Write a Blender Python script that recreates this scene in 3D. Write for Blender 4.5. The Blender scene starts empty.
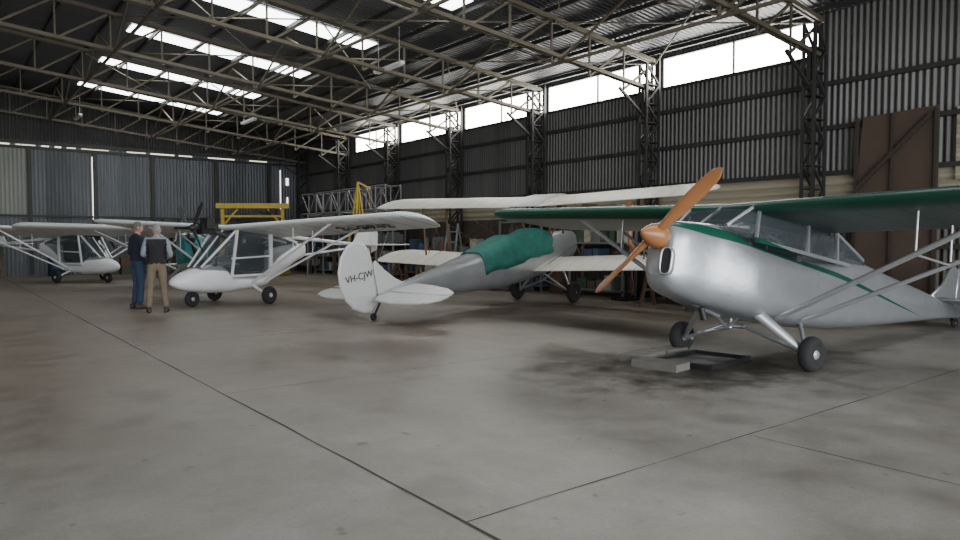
import bpy, math, random
from math import sin, cos, pi, radians, sqrt
from mathutils import Vector, Matrix
random.seed(4)
scene = bpy.context.scene
COL = scene.collection

# ------------------------------------------------------------------ materials
def nn(nt, t, **kw):
    n = nt.nodes.new(t)
    for k, v in kw.items():
        setattr(n, k, v)
    return n
def M(nt, op, a, b=None, c=None):
    n = nt.nodes.new('ShaderNodeMath'); n.operation = op
    for i, x in enumerate((a, b, c)):
        if x is None: continue
        if isinstance(x, (int, float)): n.inputs[i].default_value = x
        else: nt.links.new(x, n.inputs[i])
    return n.outputs[0]
def mixc(nt, f, a, b, mode='MIX'):
    n = nt.nodes.new('ShaderNodeMix'); n.data_type = 'RGBA'; n.blend_type = mode
    for idx, x in ((0, f), (6, a), (7, b)):
        if isinstance(x, (int, float)): n.inputs[idx].default_value = x
        elif isinstance(x, tuple): n.inputs[idx].default_value = (*x[:3], 1)
        else: nt.links.new(x, n.inputs[idx])
    return n.outputs[2]
def base(name, rough=.6, metal=0.0):
    m = bpy.data.materials.new(name); m.use_nodes = True
    nt = m.node_tree; b = nt.nodes['Principled BSDF']
    b.inputs['Roughness'].default_value = rough
    b.inputs['Metallic'].default_value = metal
    tc = nn(nt, 'ShaderNodeTexCoord')
    sp = nn(nt, 'ShaderNodeSeparateXYZ'); nt.links.new(tc.outputs['Object'], sp.inputs[0])
    return m, nt, b, tc.outputs['Object'], sp.outputs
def noise(nt, vec, scale, detail=5, rough=.6, stretch=None):
    if stretch:
        mp = nn(nt, 'ShaderNodeMapping'); mp.inputs['Scale'].default_value = stretch
        nt.links.new(vec, mp.inputs[0]); vec = mp.outputs[0]
    n = nn(nt, 'ShaderNodeTexNoise'); n.inputs['Scale'].default_value = scale
    n.inputs['Detail'].default_value = detail; n.inputs['Roughness'].default_value = rough
    nt.links.new(vec, n.inputs['Vector'])
    return n.outputs['Fac']
def bump(nt, b, h, strength=.5, dist=.02):
    n = nn(nt, 'ShaderNodeBump'); n.inputs['Strength'].default_value = strength
    n.inputs['Distance'].default_value = dist
    nt.links.new(h, n.inputs['Height']); nt.links.new(n.outputs[0], b.inputs['Normal'])
def mul(c, k): return tuple(min(1, x * k) for x in c)

def mat(name, col, rough=.6, metal=0.0, var=.15, scale=6, bmp=0.0):
    m, nt, b, vec, s = base(name, rough, metal)
    f = noise(nt, vec, scale)
    c = mixc(nt, f, mul(col, 1 - var * 2), mul(col, 1 + var))
    nt.links.new(c, b.inputs['Base Color'])
    if bmp: bump(nt, b, f, bmp, .01)
    return m
def emis(name, col, st, var=.1):
    m, nt, b, vec, s = base(name, .5)
    f = noise(nt, vec, 1.3)
    c = mixc(nt, f, mul(col, 1 - var), col)
    nt.links.new(c, b.inputs['Emission Color']); b.inputs['Base Color'].default_value = (*col, 1)
    b.inputs['Emission Strength'].default_value = st
    return m
def corr(name, col, axis, pitch=.1, sheet=.76, rough=.55, metal=.3, var=.35, dist=.02, horiz=False):
    m, nt, b, vec, s = base(name, rough, metal)
    a = s[axis]
    w = M(nt, 'SINE', M(nt, 'MULTIPLY', a, 2 * pi / pitch))
    fl = M(nt, 'FLOOR', M(nt, 'DIVIDE', a, sheet))
    wn = nn(nt, 'ShaderNodeTexWhiteNoise', noise_dimensions='1D'); nt.links.new(fl, wn.inputs['W'])
    st = [3.0, 3.0, 3.0]
    if axis == 2: st = [.4, .4, 3]
    elif horiz: st = [.3, 2.5, 1] if axis == 1 else [2.5, .3, 1]
    else: st = [2.5, 2.5, .35]
    f = noise(nt, vec, 1.0, 6, .65, tuple(st))
    g = M(nt, 'ADD', M(nt, 'MULTIPLY', wn.outputs['Value'], .45), M(nt, 'MULTIPLY', f, .75))
    c = mixc(nt, g, mul(col, 1 - var), mul(col, 1 + var))
    groove = M(nt, 'MULTIPLY', M(nt, 'SUBTRACT', 1.0, w), .12)
    c = mixc(nt, groove, c, mul(col, .35))
    nt.links.new(c, b.inputs['Base Color'])
    bump(nt, b, w, .9, dist)
    return m

# ------------------------------------------------------------------ mesh builder
class MB:
    def __init__(s): s.v = []; s.f = []; s.m = []; s.s = []
    def add(s, vs, fs, mat=0, smooth=False):
        o = len(s.v); s.v += [tuple(v) for v in vs]
        for f in fs:
            s.f.append([i + o for i in f]); s.m.append(mat); s.s.append(smooth)
    def bar(s, p, q, w, h=None, mat=0, up=None):
        h = h or w; p = Vector(p); q = Vector(q); d = (q - p)
        if d.length < 1e-6: return
        d.normalize(); u = Vector(up) if up else (Vector((0, 0, 1)) if abs(d.z) < .95 else Vector((1, 0, 0)))
        a = d.cross(u).normalized() * w / 2; b = a.cross(d).normalized() * h / 2
        vs = [p - a - b, p + a - b, p + a + b, p - a + b, q - a - b, q + a - b, q + a + b, q - a + b]
        s.add(vs, [(0, 1, 2, 3), (7, 6, 5, 4), (0, 4, 5, 1), (1, 5, 6, 2), (2, 6, 7, 3), (3, 7, 4, 0)], mat)
    def box(s, c, sz, mat=0, rz=0):
        x, y, z = sz[0] / 2, sz[1] / 2, sz[2] / 2; vs = []
        for k in (-z, z):
            for i, j in ((-x, -y), (x, -y), (x, y), (-x, y)):
                vs.append((c[0] + i * cos(rz) - j * sin(rz), c[1] + i * sin(rz) + j * cos(rz), c[2] + k))
        s.add(vs, [(3, 2, 1, 0), (4, 5, 6, 7), (0, 1, 5, 4), (1, 2, 6, 5), (2, 3, 7, 6), (3, 0, 4, 7)], mat)
    def tube(s, p, q, r, r2=None, n=10, mat=0, flat=1.0, up=None):
        r2 = r if r2 is None else r2; p = Vector(p); q = Vector(q); d = (q - p).normalized()
        u = Vector(up) if up else (Vector((0, 0, 1)) if abs(d.z) < .9 else Vector((1, 0, 0)))
        a = d.cross(u).normalized(); b = a.cross(d).normalized(); vs = []
        for c, rr in ((p, r), (q, r2)):
            for i in range(n):
                t = 2 * pi * i / n; vs.append(c + a * cos(t) * rr * flat + b * sin(t) * rr)
        fs = [(i, (i + 1) % n, n + (i + 1) % n, n + i) for i in range(n)]
        s.add(vs, fs, mat, True); s.add(vs[:n], [tuple(range(n))[::-1]], mat); s.add(vs[n:], [tuple(range(n))], mat)
    def loft(s, rings, mat=0, smooth=True, caps=True):
        n = len(rings[0]); vs = [p for r in rings for p in r]
        fs = [(k * n + i, k * n + (i + 1) % n, (k + 1) * n + (i + 1) % n, (k + 1) * n + i)
              for k in range(len(rings) - 1) for i in range(n)]
        s.add(vs, fs, mat, smooth)
        if caps:
            s.add(rings[0], [tuple(range(n))[::-1]], mat); s.add(rings[-1], [tuple(range(n))], mat)
    def lathe(s, c, axis, prof, n=24, mat=0):
        c = Vector(c); ax = Vector(axis).normalized(); u = Vector((0, 0, 1)) if abs(ax.z) < .9 else Vector((1, 0, 0))
        a = ax.cross(u).normalized(); b = ax.cross(a); rings = []
        for h, r in prof:
            rings.append([c + ax * h + (a * cos(2 * pi * i / n) + b * sin(2 * pi * i / n)) * r for i in range(n)])
        s.loft(rings, mat)
    def plate(s, pts, thick, plane='xz', off=0, mat=0):
        def P(a, b, c): return {'xz': (a, c, b), 'xy': (a, b, c), 'yz': (c, a, b)}[plane]
        n = len(pts); cx = sum(p[0] for p in pts) / n; cy = sum(p[1] for p in pts) / n
        def ring(k, t): return [P(cx + (p[0] - cx) * k, cy + (p[1] - cy) * k, off + t) for p in pts]
        s.loft([ring(.93, -thick / 2), ring(.99, -thick / 3), ring(1, 0), ring(.99, thick / 3), ring(.93, thick / 2)], mat)
    def obj(s, name, mats, parent=None, loc=None, fix=True):
        me = bpy.data.meshes.new(name); me.from_pydata(s.v, [], s.f)
        for m in mats: me.materials.append(m)
        for p, mi, sm in zip(me.polygons, s.m, s.s): p.material_index = mi; p.use_smooth = sm
        if fix:
            import bmesh
            bm = bmesh.new(); bm.from_mesh(me); bmesh.ops.recalc_face_normals(bm, faces=bm.faces); bm.to_mesh(me); bm.free()
        me.update()
        o = bpy.data.objects.new(name, me); COL.objects.link(o)
        if parent: o.parent = parent
        if loc: o.location = loc
        return o
def empty(name, loc=(0, 0, 0), rot=(0, 0, 0)):
    e = bpy.data.objects.new(name, None); COL.objects.link(e); e.location = loc; e.rotation_euler = rot
    e.empty_display_size = .2
    return e
def cr(p0, p1, p2, p3, t):
    return .5 * (2 * p1 + (p2 - p0) * t + (2 * p0 - 5 * p1 + 4 * p2 - p3) * t * t + (3 * p1 - p0 - 3 * p2 + p3) * t ** 3)
def smooth_secs(secs, k=4):
    out = []; n = len(secs)
    for i in range(n - 1):
        a = secs[max(0, i - 1)]; b = secs[i]; c = secs[i + 1]; d = secs[min(n - 1, i + 2)]
        for j in range(k):
            t = j / k; out.append([cr(a[q], b[q], c[q], d[q], t) for q in range(len(b))])
    out.append(list(secs[-1])); return out
def body(mb, secs, e=2.8, n=32, mat=0, k=4):
    rings = []
    for x, zb, zt, hw in smooth_secs(secs, k):
        r = []; hw = max(hw, .01)
        for i in range(n):
            t = 2 * pi * i / n; c, s_ = cos(t), sin(t)
            r.append((x, hw * math.copysign(abs(c) ** (2 / e), c), (zb + zt) / 2 + (zt - zb) / 2 * math.copysign(abs(s_) ** (2 / e), s_)))
        rings.append(r)
    mb.loft(rings, mat)
def foil(t=.12, n=9, camber=.03):
    xs = [.5 * (1 - cos(pi * i / n)) for i in range(n + 1)]
    def yt(x): return 5 * t * (.2969 * sqrt(x) - .126 * x - .3516 * x * x + .2843 * x ** 3 - .1015 * x ** 4)
    up = [(x, yt(x) + camber * 4 * x * (1 - x)) for x in xs]; lo = [(x, -yt(x) + camber * 4 * x * (1 - x)) for x in xs]
    return up[::-1] + lo[1:-1]
def wing(mb, y0, y1, xle0, xle1, z0, z1, chord, mat=0, t=.12, tipround=.5, nst=8, inc=0.0):
    F = foil(t); rings = []
    L = abs(y1 - y0); tr = tipround / L; ti = math.tan(radians(inc))
    st = [x * (1 - tr) for x in [i / nst for i in range(nst + 1)]] + [1 - tr + tr * sin(pi / 2 * q) for q in (.25, .45, .65, .8, .92, .99)]
    for u in st:
        c = chord
        if u > 1 - tr: c = chord * max(.12, sqrt(max(0, 1 - ((u - 1 + tr) / tr) ** 2)))
        y = y0 + (y1 - y0) * u; z = z0 + (z1 - z0) * u; dxx = (chord - c) * .4; x = xle0 + (xle1 - xle0) * u - dxx
        rings.append([(x - fx * c, y, z + fz * c - (fx * c + dxx) * ti) for fx, fz in F])
    mb.loft(rings, mat)
def wheel(mb, c, r, w, axis=(0, 1, 0), mt=0, mh=1):
    R = r - w * .45
    prof = []
    for i in range(13):
        a = pi * i / 12; prof.append((-cos(a) * w / 2, R + sin(a) * w * .45))
    prof = [(-w * .35, R * .8)] + prof + [(w * .35, R * .8)]
    mb.lathe(c, axis, prof, 28, mt)
    mb.lathe(c, axis, [(-w * .45, .01), (-w * .45, R * .3), (-w * .28, R * .45), (-w * .3, R * .88), (w * .3, R * .88), (w * .28, R * .45), (w * .45, R * .3), (w * .45, .01)], 24, mh)
def blade(mb, hub, dirv, axis, R, cmax, mat=0):
    d = Vector(dirv).normalized(); ax = Vector(axis).normalized(); tv = ax.cross(d).normalized(); rings = []
    for i in range(15):
        u = i / 14; rr = .05 + (R - .05) * u
        c = cmax * (.45 + 1.4 * u * (1 - u) + .35 * u) * (1 if u < .86 else max(.12, sqrt(max(0, 1 - ((u - .86) / .145) ** 2))))
        th = .075 * (1 - u) ** 1.3 + .012; tw = radians(62 - 45 * u); ring = []
        for k in range(12):
            a = 2 * pi * k / 12; x, y = cos(a) * c / 2, sin(a) * th / 2
            ring.append(Vector(hub) + d * rr + tv * (x * cos(tw) - y * sin(tw)) + ax * (x * sin(tw) + y * cos(tw)))
        rings.append(ring)
    mb.loft(rings, mat)

# ------------------------------------------------------------------ shared materials
tyre = mat('tyre_rubber', (.022, .022, .024), .85)
hubm = mat('wheel_hub_paint', (.45, .45, .43), .4, .4)
steel = mat('steel_tube', (.46, .47, .48), .35, .6, .1)
dark = mat('dark_metal', (.03, .03, .032), .5, .4)
wood = mat('varnished_wood', (.38, .165, .065), .3, 0, .15, 3)
strutw = mat('strut_timber', (.16, .085, .04), .4, 0, .12, 3)
glass, nt, b_, v_, s_ = base('perspex', .06)
b_.inputs['Base Color'].default_value = (.08, .10, .11, 1); b_.inputs['Alpha'].default_value = .55
silver = mat('silver_dope', (.46, .48, .50), .30, .6, .14, 3)
silver_w = mat('silver_wing_fabric', (.52, .54, .54), .42, .3, .06, 3)
white = mat('white_gelcoat', (.76, .77, .78), .3, 0, .05, 3)
black = mat('black_paint', (.02, .02, .02), .4)
seatm = mat('seat_fabric', (.05, .05, .055), .9)

def stripe_paint(name, basec, stripec, a, bco, w, metal=.45, rough=.33):
    m, nt, b, vec, s = base(name, rough, metal)
    f = noise(nt, vec, 4); f2 = noise(nt, vec, 14, 3, .7)
    c = mixc(nt, f, mul(basec, .80), mul(basec, 1.12))
    c = mixc(nt, M(nt, 'MULTIPLY', f2, .22), c, mul(basec, .5))
    zc = M(nt, 'ADD', M(nt, 'MULTIPLY', s[0], bco), a)
    ww = M(nt, 'ADD', M(nt, 'MULTIPLY', s[0], w * .25), w)
    dz = M(nt, 'ABSOLUTE', M(nt, 'SUBTRACT', s[2], zc))
    mask = M(nt, 'LESS_THAN', dz, ww)
    c = mixc(nt, mask, c, stripec)
    nt.links.new(c, b.inputs['Base Color'])
    nt.links.new(M(nt, 'MULTIPLY', M(nt, 'SUBTRACT', 1.0, mask), metal), b.inputs['Metallic'])
    bump(nt, b, f, .3, .02)
    return m
def wing_paint(name, basec, lec, thr, ribs=.36, metal=.15, ribdark=.8):
    m, nt, b, vec, s = base(name, .42, metal)
    f = noise(nt, vec, 3)
    c = mixc(nt, f, mul(basec, .9), mul(basec, 1.05))
    fr = M(nt, 'ABSOLUTE', M(nt, 'SUBTRACT', M(nt, 'FRACT', M(nt, 'DIVIDE', s[1], ribs)), .5))
    rm = M(nt, 'LESS_THAN', fr, .06)
    c = mixc(nt, M(nt, 'MULTIPLY', rm, 1.0), c, mul(basec, ribdark))
    mask = M(nt, 'GREATER_THAN', s[0], thr)
    c = mixc(nt, mask, c, lec)
    nt.links.new(c, b.inputs['Base Color'])
    bump(nt, b, rm, .3, .01)
    return m

# ------------------------------------------------------------------ camera
cam = bpy.data.cameras.new('camera'); co = bpy.data.objects.new('camera', cam); COL.objects.link(co)
co.location = (0, 0, 1.4); co.rotation_euler = (radians(90 - 2.38), 0, radians(-38)); cam.lens = 26.18; cam.clip_end = 300
scene.camera = co

# ------------------------------------------------------------------ hangar shell
W = 14.5; L = 33.0; F = -8.0; EZ = 6.05; SL = .11
def roofz(x): return EZ + SL * (W - abs(x))
COLY = [7.08 + 4.15 * k for k in range(-3, 7)]

m, nt, b, vec, s = base('concrete_floor', .55)
n1 = noise(nt, vec, .35, 8, .7); n2 = noise(nt, vec, 2.2, 8, .7); n3 = noise(nt, vec, 45, 3, .6)
n4 = noise(nt, vec, .9, 4, .5, (1, .35, 1)); n5 = noise(nt, vec, 1.1, 2, .5); n6 = noise(nt, vec, 5.5, 2, .5)
def ramp(nt, f, stops):
    r = nn(nt, 'ShaderNodeValToRGB'); nt.links.new(f, r.inputs[0]); e = r.color_ramp.elements
    e[0].position, e[0].color = stops[0][0], (*stops[0][1], 1); e[1].position, e[1].color = stops[-1][0], (*stops[-1][1], 1)
    for p, c in stops[1:-1]:
        q = e.new(p); q.color = (*c, 1)
    return r.outputs[0]
c = ramp(nt, n1, [(.3, (.24, .22, .185)), (.5, (.305, .292, .262)), (.72, (.36, .352, .328))])
c = mixc(nt, .75, c, ramp(nt, n2, [(.3, (.58, .56, .53)), (.6, (1, 1, 1))]), 'MULTIPLY')
c = mixc(nt, .4, c, ramp(nt, n4, [(.38, (.62, .56, .50)), (.6, (1, 1, 1))]), 'MULTIPLY')
c = mixc(nt, .35, c, ramp(nt, n3, [(.3, (.65, .65, .65)), (.6, (1, 1, 1))]), 'MULTIPLY')
c = mixc(nt, .5, c, ramp(nt, n5, [(.28, (.55, .51, .47)), (.38, (1, 1, 1))]), 'MULTIPLY')
c = mixc(nt, .7, c, ramp(nt, n6, [(.25, (.40, .38, .36)), (.30, (1, 1, 1))]), 'MULTIPLY')
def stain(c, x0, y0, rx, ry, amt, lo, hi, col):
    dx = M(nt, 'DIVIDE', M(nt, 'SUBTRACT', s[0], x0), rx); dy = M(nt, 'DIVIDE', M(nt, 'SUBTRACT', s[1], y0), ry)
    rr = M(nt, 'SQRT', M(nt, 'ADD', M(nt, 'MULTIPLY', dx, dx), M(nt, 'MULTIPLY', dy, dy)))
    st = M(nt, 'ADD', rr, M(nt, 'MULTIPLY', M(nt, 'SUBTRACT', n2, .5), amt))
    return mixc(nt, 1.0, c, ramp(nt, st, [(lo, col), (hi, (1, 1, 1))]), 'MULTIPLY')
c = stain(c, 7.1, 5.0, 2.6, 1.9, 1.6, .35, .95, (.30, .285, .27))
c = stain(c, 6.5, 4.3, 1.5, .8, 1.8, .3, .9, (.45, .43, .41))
c = stain(c, 9.6, 10.6, 4.2, 1.8, 1.4, .2, 1.0, (.55, .50, .46))
c = stain(c, 5.4, 8.0, 3.6, 1.2, 1.6, .2, .95, (.66, .60, .55))
g = nn(nt, 'ShaderNodeMapRange'); nt.links.new(M(nt, 'ADD', s[1], M(nt, 'MULTIPLY', n1, 3.0)), g.inputs[0])
g.inputs[1].default_value = 5.5; g.inputs[2].default_value = 9.5; g.inputs[3].default_value = 0; g.inputs[4].default_value = 1
c = mixc(nt, M(nt, 'MULTIPLY', g.outputs[0], .8), c, (.74, .65, .56), 'MULTIPLY')
nt.links.new(c, b.inputs['Base Color'])
nt.links.new(M(nt, 'ADD', M(nt, 'MULTIPLY', n2, .35), .27), b.inputs['Roughness'])
bump(nt, b, n3, .12, .004)
floor_m = m
mb = MB(); mb.box((0, (L + F) / 2, -.1), (2 * W + .4, L - F + .4, .2)); mb.obj('floor', [floor_m])
joint = mat('bitumen_joint', (.05, .045, .04), .8)
mb = MB()
def jl(p, q, w):
    p = Vector(p); q = Vector(q); n = max(2, int((q - p).length / .5)); pts = [p.lerp(q, i / n) for i in range(n + 1)]
    d = (q - p).normalized(); sd = Vector((-d.y, d.x, 0)); vs = []
    for a in pts:
        o = random.uniform(-.006, .006); ww = w * random.uniform(.5, 1.4) / 2
        vs += [a + sd * (o - ww), a + sd * (o + ww)]
    mb.add(vs, [(2 * i, 2 * i + 1, 2 * i + 3, 2 * i + 2) for i in range(n)])
h = .002
jl((2.05, -7, h), (2.05, 32, h), .018); jl((2.05, 2.74, h), (14, 2.74, h), .008); jl((4.6, -7, h), (4.6, 2.74, h), .008)
jl((2.05, 6.44, h), (14, 6.44, h), .006); jl((-3, -7, h), (-3, 32, h), .012)
for k in range(2, 8): jl((-12, 2.74 + 3.7 * k, h), (14, 2.74 + 3.7 * k, h), .008)
mb.obj('floor_joints', [joint], fix=False)

wallR = corr('corrugated_wall_side', (.115, .115, .11), 1, .12, .85, .5, .2, .5)
wallLow = corr('corrugated_wall_lower', (.075, .065, .052), 1, .12, .85, .6, .1, .5)
wallB = corr('corrugated_wall_end', (.12, .13, .14), 0, .14, .9, .5, .2, .55)
slat = corr('weatherboard_cream', (.34, .31, .22), 2, .17, .17, .6, 0, .35, .02)
gable = corr('corrugated_gable_dark', (.05, .05, .048), 0, .12, .85, .6, .2, .4)
roofm = corr('corrugated_roof', (.088, .092, .098), 1, .13, .80, .42, .3, .45, .02, True)
T = .1
mb = MB()
def wr(y0, y1, z0, z1, mi): mb.box((W + T / 2, (y0 + y1) / 2, (z0 + z1) / 2), (T, y1 - y0, z1 - z0), mi)
wr(F, 4.75, 2.75, EZ, 0); wr(F, L, 2.1, 2.75, 1); wr(F, L, 0, 2.1, 2); wr(4.75, 7.15, 2.75, EZ, 0)
wr(7.15, 27.4, 2.75, 5.2, 0); wr(27.4, L, 2.75, EZ, 0); wr(7.15, 27.4, 5.97, EZ, 0)
mb.obj('wall_right', [wallR, slat, wallLow])
mb = MB(); mb.box((-W - T / 2, (L + F) / 2, EZ / 2), (T, L - F, EZ)); mb.obj('wall_left', [wallR])
mb = MB(); mb.box((0, L + T / 2, 2.67), (2 * W, T, 5.34), 0)
mb.add([(-W, L, 5.3), (W, L, 5.3), (W, L, EZ), (0, L, roofz(0)), (-W, L, EZ)], [(0, 1, 2, 3, 4)], 1)
mb.obj('wall_back', [wallB, gable], fix=False)
strip = emis('fibreglass_strip_daylight', (1, .93, .72), 2.2, .6)
mb = MB()
x = -13.9
while x < 12.5:
    w_ = random.uniform(.35, 1.5); mb.box((x + w_ / 2, L - .01, 5.2), (w_ - .2, .02, random.uniform(.02, .06))); x += w_ + random.choice((0, 0, .5))
mb.obj('window_back_strip', [strip])
frame_d = mat('painted_steel_dark', (.045, .043, .04), .6, .3)
mb = MB(); mb.box((0, L - .04, 5.1), (2 * W, .08, .1)); mb.box((0, L - .04, 5.32), (2 * W, .1, .12)); mb.box((0, L - .04, 2.4), (2 * W, .08, .08))
for xx in (-11.5, -8.5, -5.5, -2.5, .6, 3.05, 5.35, 7.6, 10.3, 12.8): mb.box((xx, L - .06, 2.6), (.14, .12, 5.1))
mb.obj('trim_back', [frame_d])
pale = corr('translucent_sheet_panel', (.22, .23, .21), 0, .14, .9, .5, 0, .3)
mb = MB(); mb.box((1.85, L - .03, 3.75), (2.2, .04, 2.6)); mb.obj('trim_pale_cladding', [pale])
dl = emis('daylight_gap', (1, .98, .92), 3.0)
mb = MB(); mb.box((5.27, L - .012, 3.6), (.025, .02, 2.6)); mb.box((13.4, L - .012, 3.9), (.03, .02, 1.9))
mb.box((13.75, L - .012, 4.3), (.12, .02, .35)); mb.box((13.75, L - .012, 3.3), (.06, .02, .5)); mb.obj('door_gap_back', [dl])
mb = MB(); mb.add([(-W, F, 5.6), (W, F, 5.6), (W, F, EZ), (0, F, roofz(0)), (-W, F, EZ)], [(0, 1, 2, 3, 4)])
mb.box((-13.5, F, 2.8), (2, T, 5.6)); mb.box((13.5, F, 2.8), (2, T, 5.6)); mb.obj('wall_front', [wallB], fix=False)
mb = MB(); t = .06
for sg in (1, -1):
    a = [(0, F, roofz(0)), (0, L, roofz(0)), (sg * (W + .1), L, EZ - .011), (sg * (W + .1), F, EZ - .011)]
    mb.add(a + [(p[0], p[1], p[2] + t) for p in a], [(0, 1, 2, 3), (4, 5, 6, 7), (0, 1, 5, 4), (1, 2, 6, 5), (2, 3, 7, 6), (3, 0, 4, 7)])
mb.obj('ceiling', [roofm])
skm = emis('skylight_fibreglass', (.97, 1, 1), 10.0, .15)
for y in (4.3, 8.45, 12.6, 16.75, 20.9, 25.05, 29.2):
    for sg in (1, -1):
        mb = MB(); x0, x1 = 4.3, 9.35; yw = .40
        a = [(sg * x0, y - yw, roofz(x0) - .015), (sg * x0, y + yw, roofz(x0) - .015), (sg * x1, y + yw, roofz(x1) - .015), (sg * x1, y - yw, roofz(x1) - .015)]
        mb.add(a, [(0, 1, 2, 3)]); mb.obj('skylight', [skm], fix=False)
winm = emis('window_frosted_daylight', (1, .985, .93), 20.0, .1)
for i in range(5):
    y0 = COLY[3 + i] + .08; y1 = COLY[4 + i] - .08
    if i == 4: y1 = 27.35
    mb = MB(); mb.box((W + .05, (y0 + y1) / 2, 5.585), (.02, y1 - y0, .77), 0)
    nm = 2
    for j in range(nm + 1):
        y = y0 + (y1 - y0) * j / nm; mb.box((W + .02, y, 5.585), (.05, .04 if j not in (0, nm) else .1, .77), 1)
    mb.box((W + .0, (y0 + y1) / 2, 5.2), (.08, y1 - y0, .07), 1); mb.box((W, (y0 + y1) / 2, 5.96), (.08, y1 - y0, .05), 1)
    mb.obj('window_%d' % (i + 1), [winm, frame_d])
mb = MB()
for z in (1.3, 2.78, 3.7, 4.6): mb.box((W - .06, (L + F) / 2, z), (.1, L - F, .09))
for z in (1.3, 2.78, 3.7, 4.6): mb.box((-W + .06, (L + F) / 2, z), (.1, L - F, .09))
mb.obj('trim_girts', [frame_d])

# lattice columns, trusses, purlins
truss_m = mat('truss_paint_dusty', (.125, .108, .074), .6, .2, .25, 2)
col_m = mat('column_paint_grey', (.04, .038, .036), .6, .3, .2, 2)
mb = MB()
for sg in (1, -1):
    for y in COLY:
        xo, xi = sg * (W - .14), sg * (W - .62)
        for dy in (-.11, .11):
            mb.box((xo, y + dy, EZ / 2), (.06, .05, EZ)); mb.box((xi, y + dy, (EZ - .3) / 2), (.06, .05, EZ - .3))
        n = 12
        for j in range(n):
            z0 = .1 + j * .47; z1 = z0 + .47; a, c_ = (xo, xi) if j % 2 else (xi, xo)
            for dy in (-.11, .11): mb.bar((a, y + dy, z0), (c_, y + dy, z1), .045)
            mb.box(((xo + xi) / 2, y, z0), (.48, .22, .025))
        mb.box(((xo + xi) / 2, y, .015), (.7, .4, .03))
mb.obj('lattice_column', [col_m])
mb = MB(); TD = .95; off = .2
for y in COLY:
    for sg in (1, -1):
        N = 12; xs = [sg * (W - .15 - (W - .15) * i / N) for i in range(N + 1)]
        top = [(x, y, roofz(x) - off) for x in xs]; bot = [(x, y, roofz(x) - off - TD * (1 if i > 0 else .75)) for i, x in enumerate(xs)]
        for dy in (-.05, .05):
            mb.bar((top[0][0], y + dy, top[0][2]), (top[-1][0], y + dy, top[-1][2]), .05, .09)
            mb.bar((bot[0][0], y + dy, bot[0][2]), (bot[-1][0], y + dy, bot[-1][2]), .05, .08)
        for i in range(N):
            mb.bar(top[i], bot[i + 1], .05); mb.bar(bot[i + 1], top[i + 1], .04)
        mb.bar((sg * (W - .6), y, 4.5), (sg * (W - 1.5), y, roofz(W - 1.5) - off - TD), .06, None, 1)
        mb.bar((sg * (W - .6), y, 4.6), (sg * (W - .6), y, 5.2), .08, None, 1)
mb.obj('roof_truss', [truss_m, col_m])
mb = MB()
for sg in (1, -1):
    for i in range(13):
        x = sg * (.3 + 1.15 * i); mb.box((x, (L + F) / 2, roofz(x) - .065), (.05, L - F, .10))
mb.obj('roof_purlin', [frame_d])
mb = MB()
for sg in (1, -1):
    for x in (3.65, 7.3, 10.9):
        x = x * sg; zb = roofz(x) - off - TD; zt = roofz(x) - off
        mb.bar((x, COLY[0], zb), (x, COLY[-1], zb), .05, .06)
        for i in range(len(COLY) - 1):
            y0, y1 = COLY[i], COLY[i + 1]; ym = (y0 + y1) / 2
            mb.bar((x, y0, zb), (x, ym, zt), .04); mb.bar((x, y1, zb), (x, ym, zt), .04)
    for i in range(0, len(COLY) - 1):
        y0, y1 = COLY[i], COLY[i + 1]
        for xa, xb in ((W - .2, 10.9), (10.9, 7.3), (7.3, 3.65)):
            mb.bar((sg * xa, y0, roofz(xa) - off - .05), (sg * xb, y1, roofz(xb) - off - .05), .03)
            if i % 2: mb.bar((sg * xa, y1, roofz(xa) - off - .09), (sg * xb, y0, roofz(xb) - off - .09), .03)
mb.obj('roof_bracing', [truss_m])

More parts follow.
